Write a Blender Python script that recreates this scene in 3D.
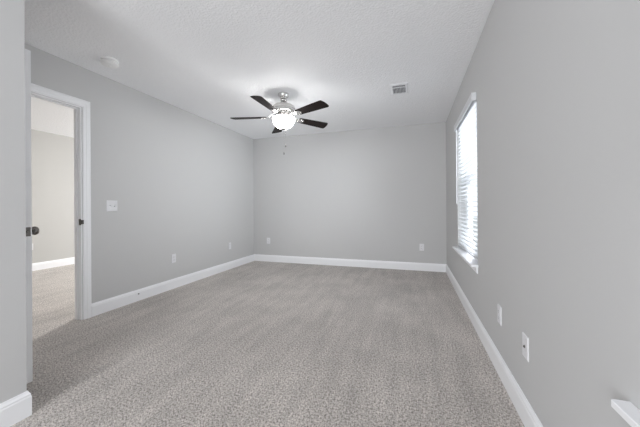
import bpy, bmesh, math, random
from mathutils import Vector, Matrix

for o in list(bpy.data.objects):
    bpy.data.objects.remove(o)
S = bpy.context.scene
COL = S.collection
R = math.radians
random.seed(4)

# ------------------------------------------------------------------ camera
YAW, ROLL, F_PX, HORIZON, EYE = .3139, -.0061, 284.07, 206.67, 1.0764
cam = bpy.data.cameras.new('camera')
cam.sensor_fit = 'HORIZONTAL'
cam.sensor_width = 36
cam.lens = F_PX * 36 / 640
cam.shift_y = -(213.5 - HORIZON) / 640
cam.clip_start = .02
camo = bpy.data.objects.new('camera', cam)
COL.objects.link(camo)
fw = Vector((-math.sin(YAW), math.cos(YAW), 0))
r0 = Vector((math.cos(YAW), math.sin(YAW), 0))
u0 = Vector((0, 0, 1))
rt = r0 * math.cos(ROLL) + u0 * math.sin(ROLL)
up = u0 * math.cos(ROLL) - r0 * math.sin(ROLL)
camo.matrix_world = Matrix(((rt.x, up.x, -fw.x, 0), (rt.y, up.y, -fw.y, 0), (rt.z, up.z, -fw.z, EYE), (0, 0, 0, 1)))
S.camera = camo

# ------------------------------------------------------------------ room measures
XL, XR, YB, YF, H = -3.029, .528, 5.023, -2.5, 2.44
CX, CY = -1.907, .93            # corner of the wall block beside the camera
HX, HY0, HY1 = -6.22, -.6, 6.2  # the room beyond the door
WT = .094                       # thickness of inner walls
DY0, DY1, DH = 1.062, 1.897, 2.05   # door opening in the left wall
W1 = (2.715, 3.81, .572, 2.045)     # windows in the right wall: y0, y1, z0, z1
W2 = (-.19, .885, .570, 2.045)
WR = (-1.85, .05, .3, 2.2)         # opening added behind the camera, sized for the fill light: x0, x1, z0, z1
WH = (-6.1, -3.3, .15, 2.3)         # opening added for fill light at the end of the room beyond the door
EXT = .16                       # thickness of outer walls

# ------------------------------------------------------------------ daylight, added fill lights and exposure
K = dict(world=1.4, rear=93, far=29, hall=68, fan=36, fill_dome=175)

W = bpy.data.worlds.new('world')
S.world = W
W.use_nodes = True
bg = W.node_tree.nodes['Background']
bg.inputs['Color'].default_value = (.93, .965, 1, 1)
bg.inputs['Strength'].default_value = K['world']


def area_light(name, loc, rot, sx, sy, watts, color, spread=180):
    l = bpy.data.lights.new(name, 'AREA')
    l.shape = 'RECTANGLE'
    l.size, l.size_y = sx, sy
    l.energy = watts
    l.color = color
    l.spread = R(spread)
    o = bpy.data.objects.new(name, l)
    o.location = loc
    o.rotation_euler = rot
    COL.objects.link(o)


area_light('rear_fill_light', ((WR[0] + WR[1]) / 2, YF - EXT - .02, (WR[2] + WR[3]) / 2), (R(104), 0, 0), WR[1] - WR[0], WR[3] - WR[2], K['rear'], (.95, .972, 1), 160)  # unseen fill light, added behind the camera to brighten the room
area_light('far_window_daylight', (XR + EXT + .02, (W1[0] + W1[1]) / 2, (W1[2] + W1[3]) / 2), (0, R(98), R(-12)), W1[3] - W1[2], W1[1] - W1[0], K['far'], (.95, .975, 1), 100)
area_light('hall_fill_light', ((WH[0] + WH[1]) / 2, HY1 + EXT + .02, (WH[2] + WH[3]) / 2), (R(-90), 0, 0), WH[1] - WH[0], WH[3] - WH[2], K['hall'], (1, .995, .985))  # unseen fill light, added to brighten the room beyond the door

V = S.view_settings
V.view_transform = 'Standard'
V.look = 'None'
V.gamma = 1
V.exposure = .11
V.use_curve_mapping = False
S.cycles.denoising_prefilter = 'NONE'
S.cycles.max_bounces = 14
S.cycles.diffuse_bounces = 8
S.cycles.transparent_max_bounces = 16
S.cycles.sample_clamp_indirect = 6


# ------------------------------------------------------------------ materials
def mat(name, color, rough=.6, metal=0, spec=.5):
    m = bpy.data.materials.new(name)
    m.use_nodes = True
    b = m.node_tree.nodes['Principled BSDF']
    b.inputs['Base Color'].default_value = (*color, 1)
    b.inputs['Roughness'].default_value = rough
    b.inputs['Metallic'].default_value = metal
    b.inputs['Specular IOR Level'].default_value = spec
    return m


def nd(m, t, **kw):
    n = m.node_tree.nodes.new(t)
    for k, v in kw.items():
        if k in n.inputs.keys():
            n.inputs[k].default_value = v
        else:
            setattr(n, k, v)
    return n


def ln(m, a, b):
    m.node_tree.links.new(a, b)


def bump(m, scale, strength, dist, detail=2, thresh=None):
    b = m.node_tree.nodes['Principled BSDF']
    tc = nd(m, 'ShaderNodeTexCoord')
    n = nd(m, 'ShaderNodeTexNoise', Scale=scale, Detail=detail)
    ln(m, tc.outputs['Object'], n.inputs['Vector'])
    h = n.outputs['Fac']
    if thresh:
        r = nd(m, 'ShaderNodeMapRange')
        r.inputs['From Min'].default_value, r.inputs['From Max'].default_value = thresh
        ln(m, h, r.inputs['Value'])
        h = r.outputs['Result']
    bp = nd(m, 'ShaderNodeBump', Strength=strength, Distance=dist)
    ln(m, h, bp.inputs['Height'])
    ln(m, bp.outputs['Normal'], b.inputs['Normal'])
    return n


M = {}
M['wall'] = mat('grey_wall_paint', (.562, .561, .560), .75, spec=.25)
bump(M['wall'], 90, .12, .002)
M['hall'] = mat('beige_wall_paint', (.50, .495, .48), .8, spec=.2)
bump(M['hall'], 90, .12, .002)
M['ceil'] = mat('knockdown_ceiling', (.935, .943, .96), .9, spec=.1)
bump(M['ceil'], 62, .38, .005, 3, (.40, .64))
M['trim'] = mat('white_trim_paint', (.87, .875, .893), .38)
M['blind'] = mat('white_blind', (.68, .69, .71), .45)
M['vinyl'] = mat('white_vinyl', (.82, .83, .84), .4)
M['plate'] = mat('white_plastic', (.74, .74, .76), .35)
M['slot'] = mat('dark_slot', (.03, .03, .03), .6)
M['detector'] = mat('bright_white_plastic', (.93, .93, .93), .4)
M['nickel'] = mat('brushed_nickel', (.70, .69, .68), .24, 1)
M['chrome'] = mat('polished_nickel', (.62, .61, .60), .1, 1)
M['bronze'] = mat('dark_nickel', (.20, .19, .18), .16, 1)
M['louver'] = mat('vent_enamel', (.90, .91, .93), .45)
M['duct'] = mat('duct_grey', (.10, .10, .105), .7)
M['ground'] = mat('pale_concrete', (.5, .5, .49), .9)

# dark walnut blades
m = M['blade'] = mat('walnut_blade', (.02, .014, .012), .5, spec=.15)
tc = nd(m, 'ShaderNodeTexCoord')
mp = nd(m, 'ShaderNodeMapping')
mp.inputs['Scale'].default_value = (3, 60, 20)
nz = nd(m, 'ShaderNodeTexNoise', Scale=2, Detail=4)
cr = nd(m, 'ShaderNodeValToRGB')
cr.color_ramp.elements[0].color = (.004, .0025, .0025, 1)
cr.color_ramp.elements[1].color = (.022, .011, .009, 1)
cr.color_ramp.elements[0].position, cr.color_ramp.elements[1].position = .35, .75
ln(m, tc.outputs['Object'], mp.inputs['Vector'])
ln(m, mp.outputs['Vector'], nz.inputs['Vector'])
ln(m, nz.outputs['Fac'], cr.inputs['Fac'])
ln(m, cr.outputs['Color'], m.node_tree.nodes['Principled BSDF'].inputs['Base Color'])

# lit frosted bowl
m = M['fill_dome'] = mat('fill_lamp_glow', (.9, .9, .9), .4)  # glow of the unseen lamp added beyond the door
b = m.node_tree.nodes['Principled BSDF']
b.inputs['Emission Color'].default_value = (1, .985, .96, 1)
b.inputs['Emission Strength'].default_value = K['fill_dome']
m = M['bowl'] = mat('lit_frosted_glass', (.9, .9, .88), .35)
b = m.node_tree.nodes['Principled BSDF']
b.inputs['Emission Color'].default_value = (1, .98, .965, 1)
b.inputs['Emission Strength'].default_value = K['fan']

# window glass
m = M['glass'] = bpy.data.materials.new('window_glass')
m.use_nodes = True
m.node_tree.nodes.clear()
out = nd(m, 'ShaderNodeOutputMaterial')
tr = nd(m, 'ShaderNodeBsdfTransparent')
tr.inputs['Color'].default_value = (.94, .96, .97, 1)
gl = nd(m, 'ShaderNodeBsdfGlossy', Roughness=.02)
mx = nd(m, 'ShaderNodeMixShader')
mx.inputs['Fac'].default_value = .05
ln(m, tr.outputs[0], mx.inputs[1])
ln(m, gl.outputs[0], mx.inputs[2])
ln(m, mx.outputs[0], out.inputs['Surface'])


# speckled cut-pile carpet
def carpet():
    m = mat('speckled_carpet', (.3, .28, .27), .95, spec=.05)
    b = m.node_tree.nodes['Principled BSDF']
    b.inputs['Sheen Weight'].default_value = .25
    b.inputs['Sheen Roughness'].default_value = .6
    tc = nd(m, 'ShaderNodeTexCoord')
    co = tc.outputs['Object']
    n1 = nd(m, 'ShaderNodeTexNoise', Scale=165, Detail=2, Roughness=.65)
    n2 = nd(m, 'ShaderNodeTexNoise', Scale=82, Detail=3, Roughness=.6)
    n3 = nd(m, 'ShaderNodeTexNoise', Scale=2.2, Detail=3, Roughness=.55)
    mp = nd(m, 'ShaderNodeMapping')
    mp.inputs['Rotation'].default_value = (0, 0, R(14))
    mp.inputs['Scale'].default_value = (6.5, .9, 1)
    n4 = nd(m, 'ShaderNodeTexNoise', Scale=1.6, Detail=3, Roughness=.6)
    ln(m, co, mp.inputs['Vector'])
    ln(m, mp.outputs['Vector'], n4.inputs['Vector'])
    for n in (n1, n2, n3):
        ln(m, co, n.inputs['Vector'])
    ad = nd(m, 'ShaderNodeMath', operation='ADD')
    ln(m, n1.outputs['Fac'], ad.inputs[0])
    ln(m, n2.outputs['Fac'], ad.inputs[1])
    hf = nd(m, 'ShaderNodeMath', operation='MULTIPLY')
    hf.inputs[1].default_value = .5
    ln(m, ad.outputs[0], hf.inputs[0])
    cr = nd(m, 'ShaderNodeValToRGB')
    e = cr.color_ramp.elements
    e[0].position, e[0].color = .37, (.095, .080, .070, 1)
    e[1].position, e[1].color = .63, (.74, .685, .635, 1)
    x = e.new(.5)
    x.color = (.415, .380, .352, 1)
    ln(m, hf.outputs[0], cr.inputs['Fac'])
    # pile brushed one way or the other: patches and vacuum streaks
    s1 = nd(m, 'ShaderNodeMapRange')
    s1.inputs['From Min'].default_value, s1.inputs['From Max'].default_value = .3, .7
    s1.inputs['To Min'].default_value, s1.inputs['To Max'].default_value = .88, 1.12
    ln(m, n3.outputs['Fac'], s1.inputs['Value'])
    s2 = nd(m, 'ShaderNodeMapRange')
    s2.inputs['From Min'].default_value, s2.inputs['From Max'].default_value = .35, .65
    s2.inputs['To Min'].default_value, s2.inputs['To Max'].default_value = .91, 1.09
    ln(m, n4.outputs['Fac'], s2.inputs['Value'])
    mu = nd(m, 'ShaderNodeMath', operation='MULTIPLY')
    ln(m, s1.outputs[0], mu.inputs[0])
    ln(m, s2.outputs[0], mu.inputs[1])
    vm = nd(m, 'ShaderNodeVectorMath', operation='SCALE')
    ln(m, cr.outputs['Color'], vm.inputs[0])
    ln(m, mu.outputs[0], vm.inputs['Scale'])
    ln(m, vm.outputs['Vector'], b.inputs['Base Color'])
    bp = nd(m, 'ShaderNodeBump', Strength=.6, Distance=.006)
    ln(m, hf.outputs[0], bp.inputs['Height'])
    ln(m, bp.outputs['Normal'], b.inputs['Normal'])
    return m


M['carpet'] = carpet()


# ------------------------------------------------------------------ mesh helpers
def obj(name, bm, m, parent=None, loc=(0, 0, 0), rot=(0, 0, 0), bevel=0, smooth=None, seg=2):
    bmesh.ops.recalc_face_normals(bm, faces=bm.faces)
    me = bpy.data.meshes.new(name)
    bm.to_mesh(me)
    bm.free()
    me.materials.append(m)
    o = bpy.data.objects.new(name, me)
    COL.objects.link(o)
    o.location = loc
    o.rotation_euler = rot
    if parent:
        o.parent = parent
    if bevel:
        b = o.modifiers.new('bevel', 'BEVEL')
        b.width = bevel
        b.segments = seg
        b.limit_method = 'ANGLE'
        b.angle_limit = R(40)
    if smooth:
        for p in me.polygons:
            p.use_smooth = True
        try:
            me.set_sharp_from_angle(angle=R(smooth))
        except Exception:
            pass
    return o


def box(bm, x0, x1, y0, y1, z0, z1, mtx=None):
    vs = [bm.verts.new(c) for c in ((x0, y0, z0), (x1, y0, z0), (x1, y1, z0), (x0, y1, z0), (x0, y0, z1), (x1, y0, z1), (x1, y1, z1), (x0, y1, z1))]
    for f in ((3, 2, 1, 0), (4, 5, 6, 7), (0, 1, 5, 4), (1, 2, 6, 5), (2, 3, 7, 6), (3, 0, 4, 7)):
        bm.faces.new([vs[i] for i in f])
    if mtx:
        bmesh.ops.transform(bm, matrix=mtx, verts=vs)
    return vs


def boxes(*bs):
    bm = bmesh.new()
    for b in bs:
        box(bm, *b)
    return bm


def lathe(bm, prof, n=48, mtx=None):
    """prof: (radius, z) list turned about z"""
    rings = []
    allv = []
    for r, z in prof:
        if r < 1e-5:
            v = bm.verts.new((0, 0, z))
            rings.append([v])
            allv.append(v)
        else:
            vs = [bm.verts.new((r * math.cos(2 * math.pi * i / n), r * math.sin(2 * math.pi * i / n), z)) for i in range(n)]
            rings.append(vs)
            allv += vs
    for a, b in zip(rings, rings[1:]):
        for i in range(n):
            j = (i + 1) % n
            q = [a[i % len(a)], a[j % len(a)], b[j % len(b)], b[i % len(b)]]
            q2 = []
            for v in q:
                if v not in q2:
                    q2.append(v)
            if len(q2) > 2:
                bm.faces.new(q2)
    for rg, first in ((rings[0], True), (rings[-1], False)):
        if len(rg) > 1:
            bm.faces.new(rg if not first else rg[::-1])
    if mtx:
        bmesh.ops.transform(bm, matrix=mtx, verts=allv)
    return bm


def sweep(bm, sections):
    """list of closed cross-sections (same vertex count) bridged one to the next, ends capped"""
    rings = [[bm.verts.new(p) for p in s] for s in sections]
    n = len(rings[0])
    for a, b in zip(rings, rings[1:]):
        for i in range(n):
            j = (i + 1) % n
            bm.faces.new((a[i], a[j], b[j], b[i]))
    bm.faces.new(rings[0][::-1])
    bm.faces.new(rings[-1])
    return bm


def tube(bm, pts, r, n=8):
    secs = []
    for i, p in enumerate(pts):
        p = Vector(p)
        a = Vector(pts[max(0, i - 1)])
        b = Vector(pts[min(len(pts) - 1, i + 1)])
        d = (b - a).normalized()
        s = d.orthogonal().normalized() if i == 0 else (s - d * s.dot(d)).normalized()
        t = d.cross(s)
        secs.append([p + r * (math.cos(2 * math.pi * k / n) * s + math.sin(2 * math.pi * k / n) * t) for k in range(n)])
    return sweep(bm, secs)


def outline(bm, pts, z0, z1):
    """closed 2-D outline given a thickness"""
    return sweep(bm, [[(x, y, z0) for x, y in pts], [(x, y, z1) for x, y in pts]])


def thing(name, label, cat, loc=(0, 0, 0), rot=(0, 0, 0), group=None):
    o = bpy.data.objects.new(name, None)
    o.empty_display_size = .05
    COL.objects.link(o)
    o.location = loc
    o.rotation_euler = rot
    o['label'] = label
    o['category'] = cat
    if group:
        o['group'] = group
    return o


def tag(o, label, cat, group=None, kind=None):
    o['label'] = label
    o['category'] = cat
    if group:
        o['group'] = group
    if kind:
        o['kind'] = kind
    return o


def struct(o, label, cat):
    return tag(o, label, cat, kind='structure')


def dup(root, label, loc, rot):
    r = root.copy()
    COL.objects.link(r)
    r.location, r.rotation_euler = loc, rot
    r['label'] = label
    for ch in list(root.children):
        c = ch.copy()
        COL.objects.link(c)
        c.parent = r
        for g in ch.children:
            d = g.copy()
            COL.objects.link(d)
            d.parent = c
    return r


# ------------------------------------------------------------------ room shell
struct(obj('floor', boxes((HX - WT, XR + EXT, YF - EXT, HY1 + EXT, -.12, 0)), M['carpet']),
       'speckled grey beige cut pile carpet running through both rooms', 'floor')
struct(obj('ceiling', boxes((HX - WT, XR + EXT, YF - EXT, HY1 + EXT, H, H + .12)), M['ceil']),
       'white knockdown textured ceiling', 'ceiling')
# left wall with the doorway, running back from the closet block
struct(obj('wall_left', boxes((XL - WT, XL, HY0, DY0, 0, H), (XL - WT, XL, DY0, DY1, DH, H), (XL - WT, XL, DY1, HY1, 0, H)), M['wall']),
       'long grey painted wall with the open doorway on the left', 'wall')
struct(obj('wall_back', boxes((XL, XR + EXT, YB, YB + WT, 0, H)), M['wall']),
       'grey painted wall at the far end of the room', 'wall')
bm = bmesh.new()
ys = [YF - EXT, W2[0], W2[1], W1[0], W1[1], YB]
for i in range(5):
    if i % 2 == 0:
        box(bm, XR, XR + EXT, ys[i], ys[i + 1], 0, H)
    else:
        w = W2 if i == 1 else W1
        box(bm, XR, XR + EXT, ys[i], ys[i + 1], 0, w[2])
        box(bm, XR, XR + EXT, ys[i], ys[i + 1], w[3], H)
bmesh.ops.remove_doubles(bm, verts=bm.verts, dist=1e-5)
struct(obj('wall_right', bm, M['wall']), 'grey painted window wall on the right', 'wall')
struct(obj('wall_near', boxes((XL, CX, YF, CY, 0, H)), M['wall']),
       'grey wall block jutting in at the left edge, its corner beside the open door', 'wall')
struct(obj('wall_front', boxes((XL, WR[0], YF - EXT, YF, 0, H), (WR[1], XR, YF - EXT, YF, 0, H), (WR[0], WR[1], YF - EXT, YF, 0, WR[2]),
                               (WR[0], WR[1], YF - EXT, YF, WR[3], H)), M['wall']),
       'grey painted wall behind the camera with a wide opening added for fill light', 'wall')
struct(obj('wall_hall', boxes((HX - WT, HX, HY0, HY1, 0, H)), M['hall']),
       'pale beige wall seen through the doorway', 'wall')
struct(obj('wall_hall_front', boxes((HX - WT, XL - WT, HY0 - WT, HY0, 0, H)), M['hall']), 'pale beige end wall of the room beyond the door', 'wall')
struct(obj('wall_hall_back', boxes((HX - WT, WH[0], HY1, HY1 + EXT, 0, H), (WH[1], XL - WT, HY1, HY1 + EXT, 0, H), (WH[0], WH[1], HY1, HY1 + EXT, 0, WH[2]),
                                   (WH[0], WH[1], HY1, HY1 + EXT, WH[3], H)), M['hall']),
       'pale beige wall of the room beyond the door with an opening added for fill light', 'wall')
struct(obj('ground', boxes((-30, 40, -40, 40, -.5, -.4)), M['ground']), 'pale ground outside the house', 'ground')

# baseboards: profile (out from wall, height)
BP = [(0, 0), (.014, 0), (.014, .098), (.0115, .103), (.0115, .112), (.006, .122), (.004, .13), (0, .13)]


def base(name, path, label):
    """path: (x, y, nx, ny) corner points with the mitre direction out from the wall"""
    secs = [[(x + nx * o, y + ny * o, z) for o, z in BP] for x, y, nx, ny in path]
    struct(obj(name, sweep(bmesh.new(), secs), M['trim']), label, 'baseboard')


base('baseboard_left', [(XL, DY1 + .074, 1, 0), (XL, YB, 1, -1)], 'white baseboard along the left wall from the door casing')
base('baseboard_back', [(XL, YB, 1, -1), (XR, YB, -1, -1)], 'white baseboard along the far wall')
base('baseboard_right', [(XR, YB, -1, -1), (XR, YF, -1, 1)], 'white baseboard along the right window wall')
base('baseboard_near', [(CX, YF, 1, 1), (CX, CY, 1, 1), (XL, CY, 0, 1)], 'white baseboard wrapping the wall corner at the lower left')
base('baseboard_hall', [(HX, HY0, 1, 0), (HX, HY1, 1, 0)], 'white baseboard in the room beyond the door')

# ------------------------------------------------------------------ door frame
CP = [(.004, 0), (.004, .009), (.012, .013), (.030, .0135), (.036, .017), (.058, .018), (.068, .016), (.0735, .010), (.0735, 0)]  # (across, out)
JT = .018


def casing(bm, x, s):
    """colonial casing mitred round the opening on the wall face at x, projecting s"""
    y0, y1, z1 = DY0, DY1, DH
    secs = []
    for yy, sy, zz, sz in ((y0, -1, 0, 0), (y0, -1, z1, 1), (y1, 1, z1, 1), (y1, 1, 0, 0)):
        secs.append([(x + s * o, yy + sy * a, zz + sz * a) for a, o in CP])
    sweep(bm, secs)


bm = bmesh.new()
casing(bm, XL, 1)
fr = struct(obj('trim_1', bm, M['trim']), 'white moulded casing and jamb round the doorway', 'door frame')
bm = bmesh.new()
casing(bm, XL - WT, -1)
obj('hall_casing', bm, M['trim'], fr)
# jamb lining with the stop bead
bm = boxes((XL - WT, XL, DY0, DY0 + JT * .5, 0, DH), (XL - WT, XL, DY1 - JT * .5, DY1, 0, DH), (XL - WT, XL, DY0 + JT * .5, DY1 - JT * .5, DH - JT * .5, DH))
obj('jamb', bm, M['trim'], fr)
sx0, sx1 = XL - .072, XL - .040
j = JT * .5
obj('door_stop', boxes((sx0, sx1, DY0 + j, DY0 + j + .011, 0, DH - j), (sx0, sx1, DY1 - j - .011, DY1 - j, 0, DH - j), (sx0, sx1, DY0 + j + .011, DY1 - j - .011, DH - j - .011, DH - j)),
    M['trim'], fr, bevel=.002)
o = obj('strike_plate', boxes((XL - .030, XL + .002, DY1 - j - .0015, DY1 - j, .912, .972), (XL + .0, XL + .0145, DY1 - j - .0015, DY1 + .006, .922, .962)), M['bronze'], fr, bevel=.0006)
o['label'] = 'dark metal strike plate on the jamb'

# ------------------------------------------------------------------ open door leaf: hinged at the near jamb, swung into the room
LX0, LX1, LY0, LY1 = XL + .006, -2.218, 1.075, 1.110
bm = boxes((LX0, LX1, LY0 + .004, LY1 - .004, .018, 2.042))
lw = LX1 - LX0
for (a, b, c, d) in ((0, 1, 0, .11), (0, 1, .40, .47), (0, 1, .94, 1), (0, .14, .11, .40), (.86, 1, .11, .40), (.44, .56, .11, .40),
                     (0, .14, .47, .94), (.86, 1, .47, .94), (.44, .56, .47, .94)):
    z0, z1 = .018 + c * 2.024, .018 + d * 2.024
    box(bm, LX0 + a * lw, LX0 + b * lw, LY1 - .004, LY1, z0, z1)
    box(bm, LX0 + a * lw, LX0 + b * lw, LY0, LY0 + .004, z0, z1)
door = struct(obj('door_1', bm, M['trim']), 'white door standing open, seen along its latch edge with a dark knob', 'door')
KZ = .935
obj('latch_plate', boxes((LX1, LX1 + .0015, LY0 + .005, LY1 - .005, KZ - .028, KZ + .028)), M['bronze'], door, bevel=.0008)['label'] = 'dark metal latch plate on the door edge'
bm = bmesh.new()
tube(bm, [(LX1, LY0 + .0175, KZ), (LX1 + .008, LY0 + .0175, KZ)], .008, 12)
obj('latch_bolt', bm, M['bronze'], door)
for s, yy in ((1, LY1), (-1, LY0)):
    bm = bmesh.new()
    mt = Matrix.Translation((LX1 - .06, yy, KZ)) @ Matrix.Rotation(R(-90 * s), 4, 'X')
    lathe(bm, [(.0325, 0), (.0325, .003), (.028, .007), (.013, .009), (.011, .020), (.014, .026), (.023, .031), (.0275, .040), (.0275, .048), (.024, .056), (.015, .061), (0, .0625)], 32, mt)
    k = obj('door_knob', bm, M['bronze'], door, smooth=40)
    k['label'] = 'dark nickel door knob'
for hz in (.22, 1.02, 1.82):
    bm = bmesh.new()
    tube(bm, [(XL + .002, LY0 - .005, hz - .045), (XL + .002, LY0 - .005, hz + .045)], .006, 10)
    obj('hinge', bm, M['bronze'], door)


# ------------------------------------------------------------------ windows
def window(name, w, label, xs, horn):
    y0, y1, z0, z1 = w
    xa, xb = XR + .095, XR + .150
    f = .035
    fr = struct(obj(name, boxes((xa, xb, y0, y0 + f, z0, z1), (xa, xb, y1 - f, y1, z0, z1), (xa, xb, y0 + f, y1 - f, z0, z0 + f), (xa, xb, y0 + f, y1 - f, z1 - f, z1)),
                    M['vinyl'], bevel=.002), label, 'window')
    zm = (z0 + z1) / 2
    for nm, sx, za, zb in (('lower_sash', xa + .004, z0 + f, zm + .02), ('upper_sash', xa + .028, zm - .02, z1 - f)):
        a, b, s = y0 + f, y1 - f, .036
        sh = obj(nm, boxes((sx, sx + .023, a, a + s, za, zb), (sx, sx + .023, b - s, b, za, zb), (sx, sx + .023, a + s, b - s, za, za + s), (sx, sx + .023, a + s, b - s, zb - s, zb)),
                 M['vinyl'], fr, bevel=.002)
        obj('glass_pane', boxes((sx + .009, sx + .013, a + s, b - s, za + s, zb - s)), M['glass'], sh)
    # stool with horns, and the apron board below it
    ya, yb = y0 - horn * .7, y1 + horn
    n = .004
    bm = bmesh.new()
    pts = [(xs + .004, ya), (XR, ya), (XR, y0 + n), (xa, y0 + n), (xa, y1 - n), (XR, y1 - n), (XR, yb), (xs + .004, yb), (xs, yb - .004), (xs, ya + .004)]
    outline(bm, pts, z0 - .016, z0 + .004)
    obj('window_sill', bm, M['trim'], fr, bevel=.004, seg=3)
    pa = [(XR, z0 - .016), (XR - .017, z0 - .016), (XR - .017, z0 - .028), (XR - .013, z0 - .034), (XR - .013, z0 - .064), (XR - .006, z0 - .074), (XR, z0 - .076)]
    obj('sill_apron', sweep(bmesh.new(), [[(x, y, z) for x, z in pa] for y in (y0 - .012, y1 + .012)]), M['trim'], fr)
    return fr


window('window_1', W1, 'bright window with white slatted blind in the right wall', .470, .044)
window('window_2', W2, 'window nearest the camera, only its white sill corner showing at lower right', .486, .050)

# the blind on the far window
y0, y1, z0, z1 = W1
bl = thing('window_blind', 'white two inch slatted blind with valance hanging in the bright right window', 'blind', (XR + .0275, (y0 + y1) / 2, z1))
ox, oy, oz = bl.location
hw = (y1 - y0) / 2 - .008


def bpart(name, bs, m='blind', bevel=.0, parent=bl):
    return obj(name, boxes(*bs), M[m], parent, bevel=bevel)


bpart('headrail', [(-.026, .026, -hw, hw, -.045, -.004)])
bpart('valance', [(XR - .040 - ox, XR - .031 - ox, -hw - .002, hw + .002, 1.978 - oz, 2.048 - oz),
                  (XR - .031 - ox, XR - .001 - ox, -hw - .002, -hw + .007, 1.978 - oz, 2.048 - oz),
                  (XR - .031 - ox, XR - .001 - ox, hw - .007, hw + .002, 1.978 - oz, 2.048 - oz)], bevel=.003)
bm = bmesh.new()
pitch, sl = .0435, .0252
zz = -.062
TILT = R(-2)
ct, st = math.cos(TILT), math.sin(TILT)
while oz + zz > z0 + .045:
    secs = []
    for yy in (-hw + .004, hw - .004):
        sec = []
        for a in (-1, -.5, 0, .5, 1):
            sec.append((a * sl, .003 * (1 - a * a)))
        for a in (1, .5, 0, -.5, -1):
            sec.append((a * sl, .003 * (1 - a * a) - .0042))
        secs.append([(x * ct - h * st, yy, zz + x * st + h * ct) for x, h in sec])
    sweep(bm, secs)
    zz -= pitch
obj('slats', bm, M['blind'], bl)
zb = zz + pitch - .026
bpart('bottom_rail', [(-.025, .025, -hw + .004, hw - .004, zb - .008, zb + .008)], bevel=.003)
for yy in (-hw + .19, 0, hw - .19):
    bpart('ladder_cord', [(-.0275, -.0262, yy - .0015, yy + .0015, zb, -.045), (.0262, .0275, yy - .0015, yy + .0015, zb, -.045)])
bm = bmesh.new()
tube(bm, [(XR - .030 - ox, hw - .13, -.075), (XR - .030 - ox, hw - .13, -.945)], .0042, 10)
obj('tilt_wand', bm, M['blind'], bl)

# the same blind added unseen on the near window to cut its light
dup(bl, 'white two inch slatted blind added unseen on the near right window to cut its light', (XR + .0275, (W2[0] + W2[1]) / 2, W2[3]), (0, 0, 0))

# ------------------------------------------------------------------ ceiling fan with light
FX, FY = -1.471, 3.13
fan = thing('ceiling_fan', 'five blade ceiling fan with dark walnut blades, nickel motor and lit white bowl', 'ceiling fan', (FX, FY, H))


def fz(prof):
    return [(r, z - H) for r, z in prof]


obj('canopy', lathe(bmesh.new(), fz([(.066, 2.44), (.066, 2.432), (.064, 2.415), (.052, 2.396), (.040, 2.384), (.040, 2.380), (.024, 2.378), (.0, 2.378)])), M['nickel'], fan, smooth=35)
obj('ball_joint', lathe(bmesh.new(), fz([(0, 2.382), (.026, 2.378), (.040, 2.366), (.041, 2.356), (.034, 2.345), (.020, 2.339), (0, 2.338)])), M['chrome'], fan, smooth=50)
obj('downrod', lathe(bmesh.new(), fz([(.012, 2.342), (.012, 2.318)]), 24), M['nickel'], fan, smooth=40)
mo = obj('motor_housing', lathe(bmesh.new(), fz([(.020, 2.326), (.045, 2.324), (.075, 2.318), (.108, 2.304), (.130, 2.286), (.140, 2.268), (.142, 2.250), (.136, 2.246), (.136, 2.240),
                                            (.142, 2.236), (.142, 2.222), (.132, 2.212), (.110, 2.206), (.085, 2.203), (.085, 2.196), (0, 2.196)]), 64), M['nickel'], fan, smooth=35)
for i in range(12):
    a = 2 * math.pi * i / 12
    bm = bmesh.new()
    box(bm, -.002, .0025, -.009, .009, -.006, .006, Matrix.Rotation(a, 4, 'Z') @ Matrix.Translation((.1385, 0, 2.229 - H)))
    obj('motor_vent', bm, M['duct'], mo)
obj('switch_housing', lathe(bmesh.new(), fz([(.062, 2.196), (.066, 2.190), (.066, 2.172), (.058, 2.168), (.058, 2.156), (.118, 2.153), (.118, 2.147), (.03, 2.139), (0, 2.139)])), M['nickel'], fan, smooth=35)
# light bowl: frosted shell, open at the top
prof = [(.1300, 2.146), (.1315, 2.136), (.130, 2.120), (.124, 2.098), (.113, 2.074), (.097, 2.053), (.074, 2.038), (.046, 2.030), (.018, 2.027), (0, 2.027)]
inner = [(0, 2.032), (.018, 2.032), (.045, 2.035), (.072, 2.043), (.094, 2.057), (.109, 2.077), (.120, 2.100), (.126, 2.121), (.1275, 2.136), (.126, 2.146)]
bm = bmesh.new()
lathe(bm, fz(inner + prof)[:], 64)
bmesh.ops.delete(bm, geom=[f for f in bm.faces if len(f.verts) > 10], context='FACES')
bowl = obj('light_bowl', bm, M['bowl'], fan, smooth=60)
bowl['label'] = 'glowing frosted glass light bowl'
obj('finial', lathe(bmesh.new(), fz([(.012, 2.032), (.026, 2.027), (.027, 2.022), (.018, 2.017), (.010, 2.012), (.008, 2.007), (0, 2.005)]), 28), M['bronze'], fan, smooth=40)
BL0 = -19.6
SWAY = Matrix.Rotation(-.028, 4, 'Y') @ Matrix.Rotation(-.040, 4, 'X')     # the blades hang a touch out of level
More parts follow.
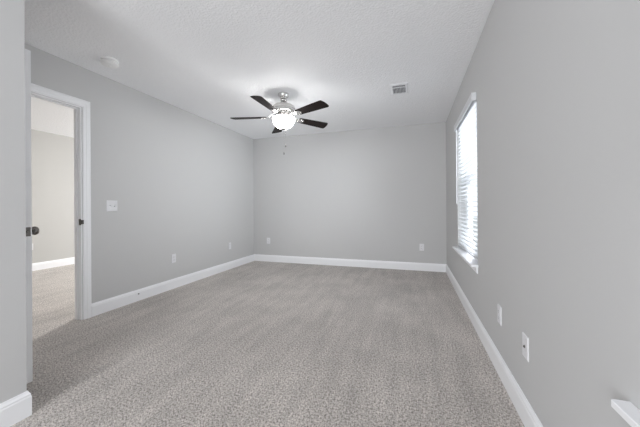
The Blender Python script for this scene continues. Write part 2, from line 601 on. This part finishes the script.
for k in range(5):
    an = R(BL0 - 72 * k)
    rot = Matrix.Rotation(an, 4, 'Z')
    bm = bmesh.new()
    pts = [(.205, -.046), (.225, -.052), (.45, -.064), (.600, -.070), (.615, -.066), (.632, -.020), (.636, .020), (.634, .058), (.622, .070), (.60, .071), (.45, .064), (.225, .052), (.205, .046), (.198, 0)]
    outline(bm, pts, -.003, .003)
    o = obj('blade', bm, M['blade'], fan, (0, 0, 2.161 - H), bevel=.0015)
    o.rotation_euler = (SWAY @ rot @ Matrix.Rotation(R(-12), 4, 'X')).to_euler()
    # cast iron: arm from the motor, spread plate under the blade
    bm = bmesh.new()
    outline(bm, [(.190, -.022), (.225, -.040), (.262, -.036), (.285, 0), (.262, .036), (.225, .040), (.190, .022)], -.0075, -.0035)
    for sy in (-.022, .022):
        lathe(bm, [(.006, -.0075), (.005, -.0105), (0, -.011)], 12, Matrix.Translation((.238, sy, 0)))
    lathe(bm, [(.006, -.0075), (.005, -.0105), (0, -.011)], 12, Matrix.Translation((.266, 0, 0)))
    secs = []
    for x, z, w, t in ((.085, .050, .018, .006), (.115, .046, .017, .006), (.150, .022, .013, .006), (.180, .000, .014, .005), (.205, -.0055, .024, .003)):
        secs.append([(x, -w, z - t), (x, w, z - t), (x, w, z + t), (x, -w, z + t)])
    sweep(bm, secs)
    obj('blade_iron', bm, M['nickel'], o, bevel=.001)
for side, zend in ((.002, 1.735), (.024, 1.832)):
    bm = bmesh.new()
    d = Vector((-.425, .905, 0)) + Vector((.905, .425, 0)) * side / .152
    p = d * .152
    tube(bm, [(*(d * .060)[:2], 2.160 - H), (*(d * .110)[:2], 2.163 - H), (*(p)[:2], 2.156 - H), (*(p)[:2], 2.13 - H), (*(p)[:2], zend + .03 - H)], .0012, 6)
    ch = obj('pull_chain', bm, M['nickel'], fan)
    bm = bmesh.new()
    lathe(bm, [(.001, .034), (.004, .031), (.0055, .020), (.0075, .006), (.0065, .001), (0, 0)], 14, Matrix.Translation((p.x, p.y, zend - H)))
    obj('chain_fob', bm, M['bronze'], ch, smooth=50)

# ------------------------------------------------------------------ unseen fill lamp added to brighten the room beyond the door
hl = thing('hall_fill_lamp', 'round flush fill lamp added unseen to brighten the room beyond the door', 'fill light', (-3.95, 3.75, H))
obj('fill_lamp_base', lathe(bmesh.new(), [(.17, 0), (.17, -.02), (.16, -.024), (0, -.024)], 40), M['nickel'], hl, smooth=35)
obj('fill_lamp_dome', lathe(bmesh.new(), [(.155, -.024), (.150, -.045), (.125, -.070), (.08, -.088), (.03, -.095), (0, -.095)], 40), M['fill_dome'], hl, smooth=60)

# ------------------------------------------------------------------ smoke detector
sd = thing('smoke_detector', 'round white smoke detector on the ceiling near the door', 'smoke detector', (-2.645, 1.895, H))
obj('mounting_base', lathe(bmesh.new(), [(.070, 0), (.071, -.012), (.068, -.016), (.058, -.018), (0, -.018)], 48), M['detector'], sd, smooth=35)
obj('cover', lathe(bmesh.new(), [(.056, -.017), (.056, -.022), (.068, -.024), (.070, -.030), (.068, -.040), (.060, -.049), (.046, -.055), (.020, -.057), (0, -.057)], 48), M['detector'], sd, smooth=30)
obj('test_button', lathe(bmesh.new(), [(.011, -.0565), (.011, -.059), (.009, -.060), (0, -.060)], 24), M['detector'], sd, smooth=40)

# ------------------------------------------------------------------ ceiling vent
vt = thing('ceiling_vent', 'rectangular white ceiling air register with dark louvres', 'vent', (-.137, 3.428, H))
vx, vy = .098, .152
ix, iy = .070, .118
bm = bmesh.new()
loop = [(-1, -1), (1, -1), (1, 1), (-1, 1), (-1, -1)]
for a, b in zip(loop, loop[1:]):
    prof = [(vx, vy, 0), (vx, vy, -.003), (vx - .008, vy - .008, -.007), (ix, iy, -.008), (ix, iy, 0)]
    sweep(bm, [[(sx * px, sy * py, pz) for px, py, pz in prof] for sx, sy in (a, b)])
obj('frame', bm, M['louver'], vt)
obj('duct_opening', boxes((-ix, ix, -iy, iy, -.0012, -.0002)), M['duct'], vt)
for i in range(9):
    xx = -ix + .0155 * (i + .5) + .0005
    bm = bmesh.new()
    box(bm, -.0006, .0006, -.050, iy, -.006, .006, Matrix.Translation((xx, 0, -.0075)) @ Matrix.Rotation(R(28), 4, 'Y'))
    obj('vane', bm, M['louver'], vt)
for i in range(3):
    yy = -.068 - .020 * i
    bm = bmesh.new()
    box(bm, -ix, ix, -.0006, .0006, -.005, .005, Matrix.Translation((0, yy, -.0068)) @ Matrix.Rotation(R(-62), 4, 'X'))
    obj('vane', bm, M['louver'], vt)
obj('divider', boxes((-ix, ix, -.060, -.051, -.009, -.0015)), M['louver'], vt)


# ------------------------------------------------------------------ switch and outlets (built facing +x, z up, origin at plate centre on the wall)
def plate_bm(w, h, t=.0055):
    bm = bmesh.new()
    e = .004
    sweep(bm, [[(0, -w, -h), (0, w, -h), (0, w, h), (0, -w, h)],
               [(t * .5, -w, -h), (t * .5, w, -h), (t * .5, w, h), (t * .5, -w, h)],
               [(t, -w + e, -h + e), (t, w - e, -h + e), (t, w - e, h - e), (t, -w + e, h - e)]])
    return bm


def screw(parent, y, z, t=.0055):
    bm = bmesh.new()
    lathe(bm, [(.0033, 0), (.003, .0012), (0, .0015)], 12, Matrix.Translation((t, y, z)) @ Matrix.Rotation(R(90), 4, 'Y'))
    return obj('screw', bm, M['plate'], parent)


RXP, RXN, RYN = (0, 0, 0), (0, 0, R(180)), (0, 0, R(-90))
sw = thing('light_switch', 'white two gang toggle switch plate on the left wall beside the doorway', 'light switch', (XL, 2.183, 1.098), RXP)
obj('cover_plate', plate_bm(.0575, .0575), M['plate'], sw)
for yy, tilt in ((-.023, -25), (.023, 25)):
    obj('toggle_slot', boxes((.0052, .0058, yy - .0052, yy + .0052, -.012, .012)), M['louver'], sw)
    bm = bmesh.new()
    box(bm, 0, .016, -.004, .004, -.0055, .0055, Matrix.Translation((.003, yy, 0)) @ Matrix.Rotation(R(tilt), 4, 'Y'))
    obj('toggle', bm, M['plate'], sw, bevel=.0015)
    for zz in (-.030, .030):
        screw(sw, yy, zz)

OG = 'duplex wall outlets above the baseboards'
ou = thing('wall_outlet', 'white duplex outlet on the left wall, nearer of the two', 'wall outlet', (XL, 2.998, .398), RXP, OG)
obj('cover_plate', plate_bm(.036, .058), M['plate'], ou)
for zz in (-.0195, .0195):
    bm = bmesh.new()
    pts = []
    for i in range(28):
        a = 2 * math.pi * i / 28
        pts.append((.0172 * math.cos(a), max(-.0138, min(.0138, .0172 * math.sin(a)))))
    sweep(bm, [[(x, y, zz + z) for y, z in pts] for x in (.005, .0068)])
    rc = obj('receptacle', bm, M['plate'], ou)
    bm = boxes((.0066, .0071, -.0075, -.0055, zz - .001, zz + .008), (.0066, .0071, .0055, .0075, zz, zz + .007))
    lathe(bm, [(.0024, .0066), (.0024, .0071)], 12, Matrix.Translation((0, 0, zz - .007)) @ Matrix.Rotation(R(90), 4, 'Y'))
    obj('slot', bm, M['slot'], rc)
screw(ou, 0, 0)
dup(ou, 'white duplex outlet on the left wall, the one near the far corner', (XL, 4.222, .402), RXP)
dup(ou, 'white duplex outlet on the far wall near its left corner', (-2.704, YB, .410), RYN)
dup(ou, 'white duplex outlet on the far wall near its right corner', (.147, YB, .390), RYN)
dup(ou, 'white duplex outlet on the right wall below the slatted blind, farther of two plates', (XR, 2.078, .380), RXN)
dup(ou, 'white outlet beyond the doorway, half hidden behind the open door edge', (HX, 3.09, .415), RXP)
cx = thing('coax_outlet', 'white cable jack plate with one dark centre socket, nearest on the right wall', 'wall jack', (XR, 1.640, .382), RXN)
obj('cover_plate', plate_bm(.036, .058), M['plate'], cx)
bm = bmesh.new()
lathe(bm, [(.0070, .0055), (.0070, .0075), (.0046, .0075), (.0046, .011), (.003, .011), (.003, .008), (0, .008)], 20, Matrix.Rotation(R(90), 4, 'Y'))
obj('coax_socket', bm, M['bronze'], cx, smooth=30)
for zz in (-.042, .042):
    screw(cx, 0, zz)

# small dark cable entry in the left baseboard
cg = thing('cable_grommet', 'small dark cable hole in the white baseboard of the left wall', 'cable hole', (XL + .014, 2.475, .082))
obj('rim', lathe(bmesh.new(), [(.011, 0), (.011, .002), (.0085, .003), (.0085, .0005), (0, .0005)], 20, Matrix.Rotation(R(90), 4, 'Y')), M['trim'], cg)
obj('hole', lathe(bmesh.new(), [(.0085, .0006), (.0085, .0012), (0, .0012)], 20, Matrix.Rotation(R(90), 4, 'Y')), M['slot'], cg)
